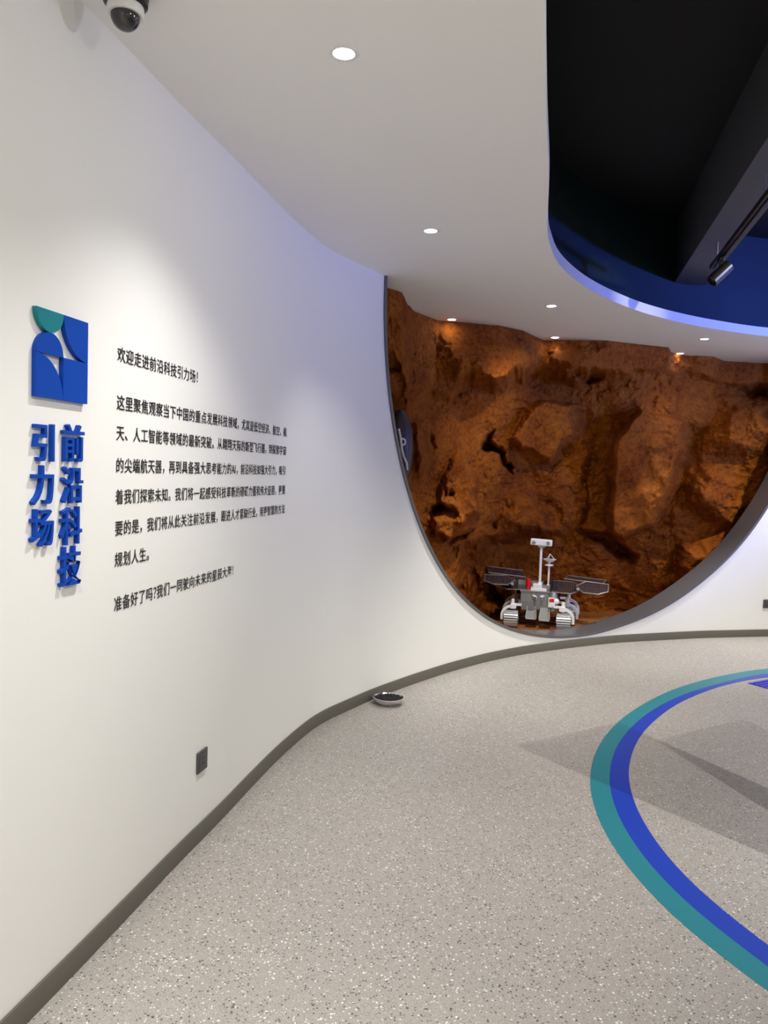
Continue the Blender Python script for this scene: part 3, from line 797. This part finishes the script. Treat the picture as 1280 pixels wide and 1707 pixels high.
# ------------------------------------------------------------------ track and spotlight under the beam
def beamp(k):   # along the rod line; k = metres from the first rod
    return Vector((2.278, 5.476, 0)) - BD * k
tr = empty('lighting_track', beamp(0) + Vector((0, 0, 3.2)), ang)
tag(tr, 'black lighting track hung on thin rods under the dark ceiling beam', 'track')
MB().box((-2.2, 0, -.135), (4.75, .036, .020)).box((-2.2, .013, -.150), (4.75, .008, .012)).box((-2.2, -.013, -.150), (4.75, .008, .012)).build('rail', M_blackp, tr)
M_rod = mat('grey_metal', (.45, .45, .47), .35, .6)
for k in (0, 1.23, 2.46, 3.69):
    MB().lathe([(.0035, -.127), (.0035, -.004)], (-k, 0, 0), 10).box((-k, 0, -.002), (.012, .07, .004)).build('hanger_rod', M_rod, tr)
st = empty('track_spotlight', beamp(.12) + Vector((0, 0, 3.055)), ang)
tag(st, 'black cylinder spotlight hanging from the end of the lighting track', 'spotlight')
MB().box((0, 0, -.0255), (.10, .030, .026), bev=.003).build('adapter', M_blackp, st)
MB().box((0, -.0, -.055), (.014, .020, .066)).build('arm', M_blackp, st)
axis = Vector((-.62, -.05, -.62)).normalized()
# body axis in local coordinates of the rotated empty
axl = Matrix.Rotation(-ang, 3, 'Z') @ axis
Mr = axl.to_track_quat('Z', 'Y').to_matrix()
cb = Vector((.0, .0, -.115))
MB().lathe([(.036, -.085), (.041, -.082), (.042, -.02), (.042, .078), (.040, .080), (.034, .080), (.030, .05)], cb, 28, Mr).build('lamp_body', mat('satin_black_metal', (.035, .034, .03), .35, .3), st, True)
MB().lathe([(.030, .052), (.001, .053)], cb, 28, Mr, cap=False).build('lens', mat('spot_glass', (.2, .2, .2), .1), st)

# ------------------------------------------------------------------ the rover
ROV = empty('mars_rover', (1.488, 7.262, .072), -.23)
tag(ROV, 'silver and white six-wheeled model rover with spread solar panels on the sand before the cliff', 'rover')
M_rsil = mat('rover_silver', (.30, .30, .29), .38, .55)
M_rgrey = mat('rover_grey', (.22, .22, .215), .45, .3)
M_rwhite = mat('rover_white', (.85, .84, .82), .4)
M_rred = mat('rover_red', (.55, .008, .012), .35)
M_tread = mat('wheel_silver', (.70, .70, .68), .35, .3)
M_gap = mat('wheel_dark', (.05, .05, .05), .6)
def cellmat():
    m = mat('solar_cells', (.05, .032, .035), .25, .1)
    nt, N, L, b = nodes(m)
    tc = N.new('ShaderNodeTexCoord'); br = N.new('ShaderNodeTexBrick'); br.offset = 0
    br.inputs['Scale'].default_value = 1; br.inputs['Brick Width'].default_value = .022; br.inputs['Row Height'].default_value = .05; br.inputs['Mortar Size'].default_value = .0022
    br.inputs['Color1'].default_value = (.045, .028, .032, 1); br.inputs['Color2'].default_value = (.06, .035, .036, 1); br.inputs['Mortar'].default_value = (.085, .065, .062, 1)
    L.new(tc.outputs['Object'], br.inputs['Vector']); L.new(br.outputs['Color'], b.inputs['Base Color'])
    return m
M_cell = cellmat()
WR = .078
def wheel(x, y):
    e = None
    RX = Matrix.Rotation(math.pi / 2, 3, 'Y')
    # tread drum is the part; grousers, hub and fender arm hang on it
    drum = MB().lathe([(WR - .010, -.062), (WR - .006, -.062), (WR - .006, .062), (WR - .010, .062)], (0, 0, 0), 40, RX).build('wheel', M_gap, ROV, True)
    drum.location = (x, y, WR)
    g = MB()
    for k in range(20):
        a = 2 * math.pi * k / 20
        g.box((0, math.cos(a) * (WR - .004), math.sin(a) * (WR - .004)), (.124, .013, .008), Matrix.Rotation(a - math.pi / 2, 3, 'X'))
    g.build('tread_bars', M_tread, drum)
    MB().lathe([(WR - .003, -.066), (WR, -.066), (WR, -.060), (WR - .003, -.060)], (0, 0, 0), 40, RX).lathe([(WR - .003, .060), (WR, .060), (WR, .066), (WR - .003, .066)], (0, 0, 0), 40, RX).lathe([(.022, -.07), (.022, .07)], (0, 0, 0), 20, RX).build('rim', M_rsil, drum, True)
    return drum
def fender(x, y, sgn):
    # curved white arm from the outer hub, up and over the wheel to the inner joint
    pts = []
    ox = x + sgn * .088
    pts.append((ox, y, WR - .012)); pts.append((ox, y, WR + .03))
    for t in np.linspace(0, math.pi / 2, 9)[1:]:
        pts.append((ox - sgn * .09 * (1 - math.cos(t)), y, WR + .03 + .09 * math.sin(t)))
    pts.append((x - sgn * .045, y, WR + .12))
    o = MB().tube(pts, .02, rect=(.045, .024)).build('fender_arm', M_rwhite, ROV)
    MB().box((x - sgn * .015, y, WR + .122), (.052, .055, .05), bev=.006).lathe([(.016, WR + .147), (.016, WR + .187), (.012, WR + .19)], (x - sgn * .010, y, 0), 18).box((x - sgn * .065, y, WR + .138), (.06, .03, .02)).build('steering_joint', M_rwhite, o)
for sgn in (-1, 1):
    for x, y in ((.245, 0), (.285, .30), (.300, .60)):
        x = x if sgn > 0 else .245 + (x - .245) * .25
        wheel(sgn * x, y); fender(sgn * x, y, sgn)
    # rocker bar along the side
    MB().tube([(sgn * .18, 0, .21), (sgn * .172, .15, .25), (sgn * .18, .30, .21), (sgn * .172, .45, .25), (sgn * .18, .60, .21)], .012, n=10).build('rocker_bar', M_rgrey, ROV, True)
# body: hull with sloped underside
hull = MB()
pr = [(-.155, .165), (.155, .165), (.165, .20), (.165, .335), (-.165, .335), (-.165, .20)]
hull.prism(pr, .46, Matrix(((1, 0, 0, 0), (0, 0, -1, .06), (0, 1, 0, 0), (0, 0, 0, 1))))
body = hull.build('body', M_rsil, ROV)
MB().box((0, .29, .342), (.345, .49, .016), bev=.004).build('deck', M_rgrey, body)
MB().box((.0, .045, .255), (.05, .03, .15)).box((-.095, .05, .205), (.12, .02, .08)).build('front_panel', M_rgrey, body)
fc = MB().box((.002, .045, .305), (.11, .03, .012), bev=.002)
fc.build('camera_bracket', M_rwhite, body)
for x in (-.025, .03):
    c_ = MB().lathe([(.014, -.02), (.014, .018), (.011, .022)], (x, .036, .288), 18, Matrix.Rotation(math.pi / 2, 3, 'X')).build('hazard_camera', M_rwhite, body, True)
    MB().lathe([(.010, .0225), (.001, .0226)], (x, .036, .288), 18, Matrix.Rotation(math.pi / 2, 3, 'X'), cap=False).build('lens', M_blackp, body)
# two hanging scoop plates
def scoop(x0, x1, z0, z1):
    m_ = MB(); t = .004
    xb0, xb1 = x0 - .012, x1 + .010
    v = lambda x, y, z: Vector((x, y, z))
    def quad(a, b, c, d):
        n = (b - a).cross(c - a).normalized() * t
        q = [m_.bm.verts.new(p) for p in (a, b, c, d)] + [m_.bm.verts.new(p + n) for p in (a, b, c, d)]
        m_.bm.faces.new(q[:4]); m_.bm.faces.new(q[:3:-1])
        for k in range(4): m_.bm.faces.new((q[k], q[4 + k], q[4 + (k + 1) % 4], q[(k + 1) % 4]))
    quad(v(x0, .06, z1), v(x1, .06, z1), v(xb1, .02, z0), v(xb0, .02, z0))
    quad(v(x0, .06, z1), v(xb0, .02, z0), v(xb0, -.02, z0 + .01), v(x0, .03, z1))
    quad(v(x1, .06, z1), v(x1, .03, z1), v(xb1, -.02, z0 + .01), v(xb1, .02, z0))
    quad(v(xb0, .02, z0), v(xb1, .02, z0), v(xb1, -.02, z0), v(xb0, -.02, z0))
    return m_.build('drop_ramp', M_rsil, ROV)
scoop(-.095, -.020, .088, .20); scoop(.030, .105, .080, .19)
# left cylinder tower
cy = MB().lathe([(.038, .345), (.038, .357), (.030, .36)], (-.098, .10, 0), 28).build('pedestal', M_rsil, body, True)
o = MB().lathe([(.028, .36), (.0285, .375), (.026, .378), (.026, .455), (.022, .46)], (-.098, .10, 0), 28).build('red_canister', M_rred, ROV, True); o['label'] = 'red canister'
MB().lathe([(.040, .165), (.042, .19), (.042, .345), (.038, .352)], (.138, .07, 0), 28).build('corner_column', M_rsil, body, True)
MB().lathe([(.036, .352), (.036, .372), (.028, .376), (.028, .45), (.022, .458)], (.138, .10, 0), 28).build('black_canister', M_blackp, ROV, True)
# flag plaque
pl = MB().box((.128, .022, .252), (.062, .008, .095), bev=.002).build('plaque', M_rwhite, ROV)
o = MB().box((.128, .0165, .274), (.045, .004, .032)).build('flag', M_rred, pl); o['label'] = 'red flag on the white plaque'
# small yellow stars of the flag, as flat discs
sf = MB()
M_star = mat('flag_yellow', (.75, .5, .02), .5)
for x, z, r in ((.1125, .282, .0035), (.119, .287, .0013), (.1215, .284, .0013), (.1215, .280, .0013), (.119, .277, .0013)):
    sf.lathe([(r, 0), (r * .9, .0008)], (x, .0145, z), 10, Matrix.Rotation(math.pi / 2, 3, 'X'))
sf.build('flag_stars', M_star, pl)
MB().lathe([(.032 * math.cos(a), .032 * math.sin(a)) for a in np.linspace(-1.5, 1.5, 12)], (.168, .05, .262), 24, Matrix.Rotation(math.pi / 2, 3, 'Y')).build('round_sensor', M_rwhite, ROV, True)
# mast and camera head
mb = MB().box((-.012, .10, .385), (.085, .085, .065), bev=.006).box((.0, .12, .36), (.15, .13, .03), bev=.004).build('mast_base', M_rwhite, ROV)
MB().box((.06, .14, .37), (.10, .10, .06), bev=.006).build('mast_box', M_rgrey, mb)
mast = MB().lathe([(.024, .415), (.024, .425), (.0125, .43), (.0125, .755), (.018, .76), (.018, .785)], (.008, .11, 0), 20).build('mast', M_rwhite, ROV, True)
MT = Matrix.Rotation(.04, 3, 'Y')
hd = MB().box((.008, .10, .815), (.205, .075, .062), MT, bev=.010).build('camera_head', M_rwhite, mast)
MB().box((.010, .10, .780), (.07, .06, .022), MT, bev=.004).build('head_mount', M_rsil, hd)
for x in (-.062, .072):
    MB().lathe([(.017, 0), (.017, .012), (.013, .012)], (x, .063, .812), 18, Matrix.Rotation(math.pi / 2, 3, 'X')).build('mast_camera', M_rsil, hd, True)
# antenna
am = MB().lathe([(.014, .40), (.014, .41), (.009, .415), (.009, .585), (.040, .592), (.040, .604), (.01, .608), (.01, .625)], (.088, .13, 0), 22).build('antenna_mast', M_rwhite, ROV, True)
MB().lathe([(.010, .622), (.035, .630), (.062, .652), (.064, .654), (.058, .652), (.030, .634), (.004, .628)], (.092, .13, 0), 28).build('dish', M_rwhite, am, True)
apx = Vector((.094, .13, .705))
tp = MB()
for a in (.2, 2.3, 4.4):
    tp.tube([(.092 + .052 * math.cos(a), .13 + .052 * math.sin(a), .646), apx], .003, n=6)
tp.build('feed_tripod', M_rwhite, am)
# solar panels, each a thin hexagonal plate with its frame
def panel(poly, M4):
    m_ = MB().prism(poly, .006, M4); o = m_.build('solar_panel', M_cell, ROV)
    P3 = [M4 @ Vector((x, y, -.003)) for x, y in poly]
    MB().tube(P3, .006, n=8, closed=True).build('panel_frame', M_rsil, o, True)
    return o
def place(cx, cy, cz, rx, ry, rz):
    return Matrix.Translation((cx, cy, cz)) @ Matrix.Rotation(rz, 4, 'Z') @ Matrix.Rotation(ry, 4, 'Y') @ Matrix.Rotation(rx, 4, 'X')
inner_p = [(-.12, -.02), (-.10, -.13), (.07, -.13), (.14, -.05), (.14, .10), (.08, .16), (-.12, .16)]
outer_p = [(-.14, .02), (-.08, -.09), (.06, -.10), (.15, -.04), (.16, .09), (-.05, .11)]
back_p = [(-.16, -.06), (.20, -.10), (.24, .06), (-.12, .10)]
mir = lambda P: [(-x, y) for x, y in P][::-1]
panel(inner_p, place(.235, .16, .385, .26, .03, 0))
panel(outer_p, place(.49, .10, .405, .42, .02, 0))
panel(back_p, place(.40, .42, .445, .10, .05, 0))
panel(mir(inner_p), place(-.235, .20, .385, .26, -.03, 0))
panel(mir(outer_p), place(-.37, .10, .430, .32, .02, 0))
panel(mir(back_p), place(-.30, .40, .475, .25, .10, 0))
for sg, x, y, z in ((1, .365, .06, .385), (-1, -.245, .03, .40)):
    MB().lathe([(.014, -.05), (.014, .05)], (x, y, z), 14, Matrix.Rotation(math.pi / 2 - .3, 3, 'X')).build('hinge', M_rsil, ROV, True)
MB().box((-.08, .20, .405), (.24, .02, .05)).build('panel_strut', M_rsil, ROV)

# ------------------------------------------------------------------ model partly hidden behind the left edge of the frame
def edge_model():
    e = empty('lander_model', (.10, 5.68, 1.70))
    tag(e, 'white and dark curved model piece peeping out behind the left edge of the round frame', 'model')
    MB().lathe([(.105 * math.cos(a), .30 * math.sin(a)) for a in np.linspace(-1.5, 1.5, 20)], (.0, .10, -.02), 32).build('dark_shell', mat('dark_brown_shell', (.05, .035, .03), .4), e, True)
    MB().tube([(-.012, -.02, .13), (.0, -.02, .08), (.008, -.02, .04), (.015, -.02, -.02), (.03, -.02, -.07), (.055, -.02, -.12), (.06, -.02, -.17)], .009, n=8).build('white_cable', M_rwhite, e, True)
    MB().tube([(.022 + .018 * math.cos(t), -.02, .035 + .022 * math.sin(t)) for t in np.linspace(0, 2 * math.pi, 18)[:-1]], .007, n=8, closed=True).build('white_loop', M_rwhite, e, True)
    return e
edge_model()
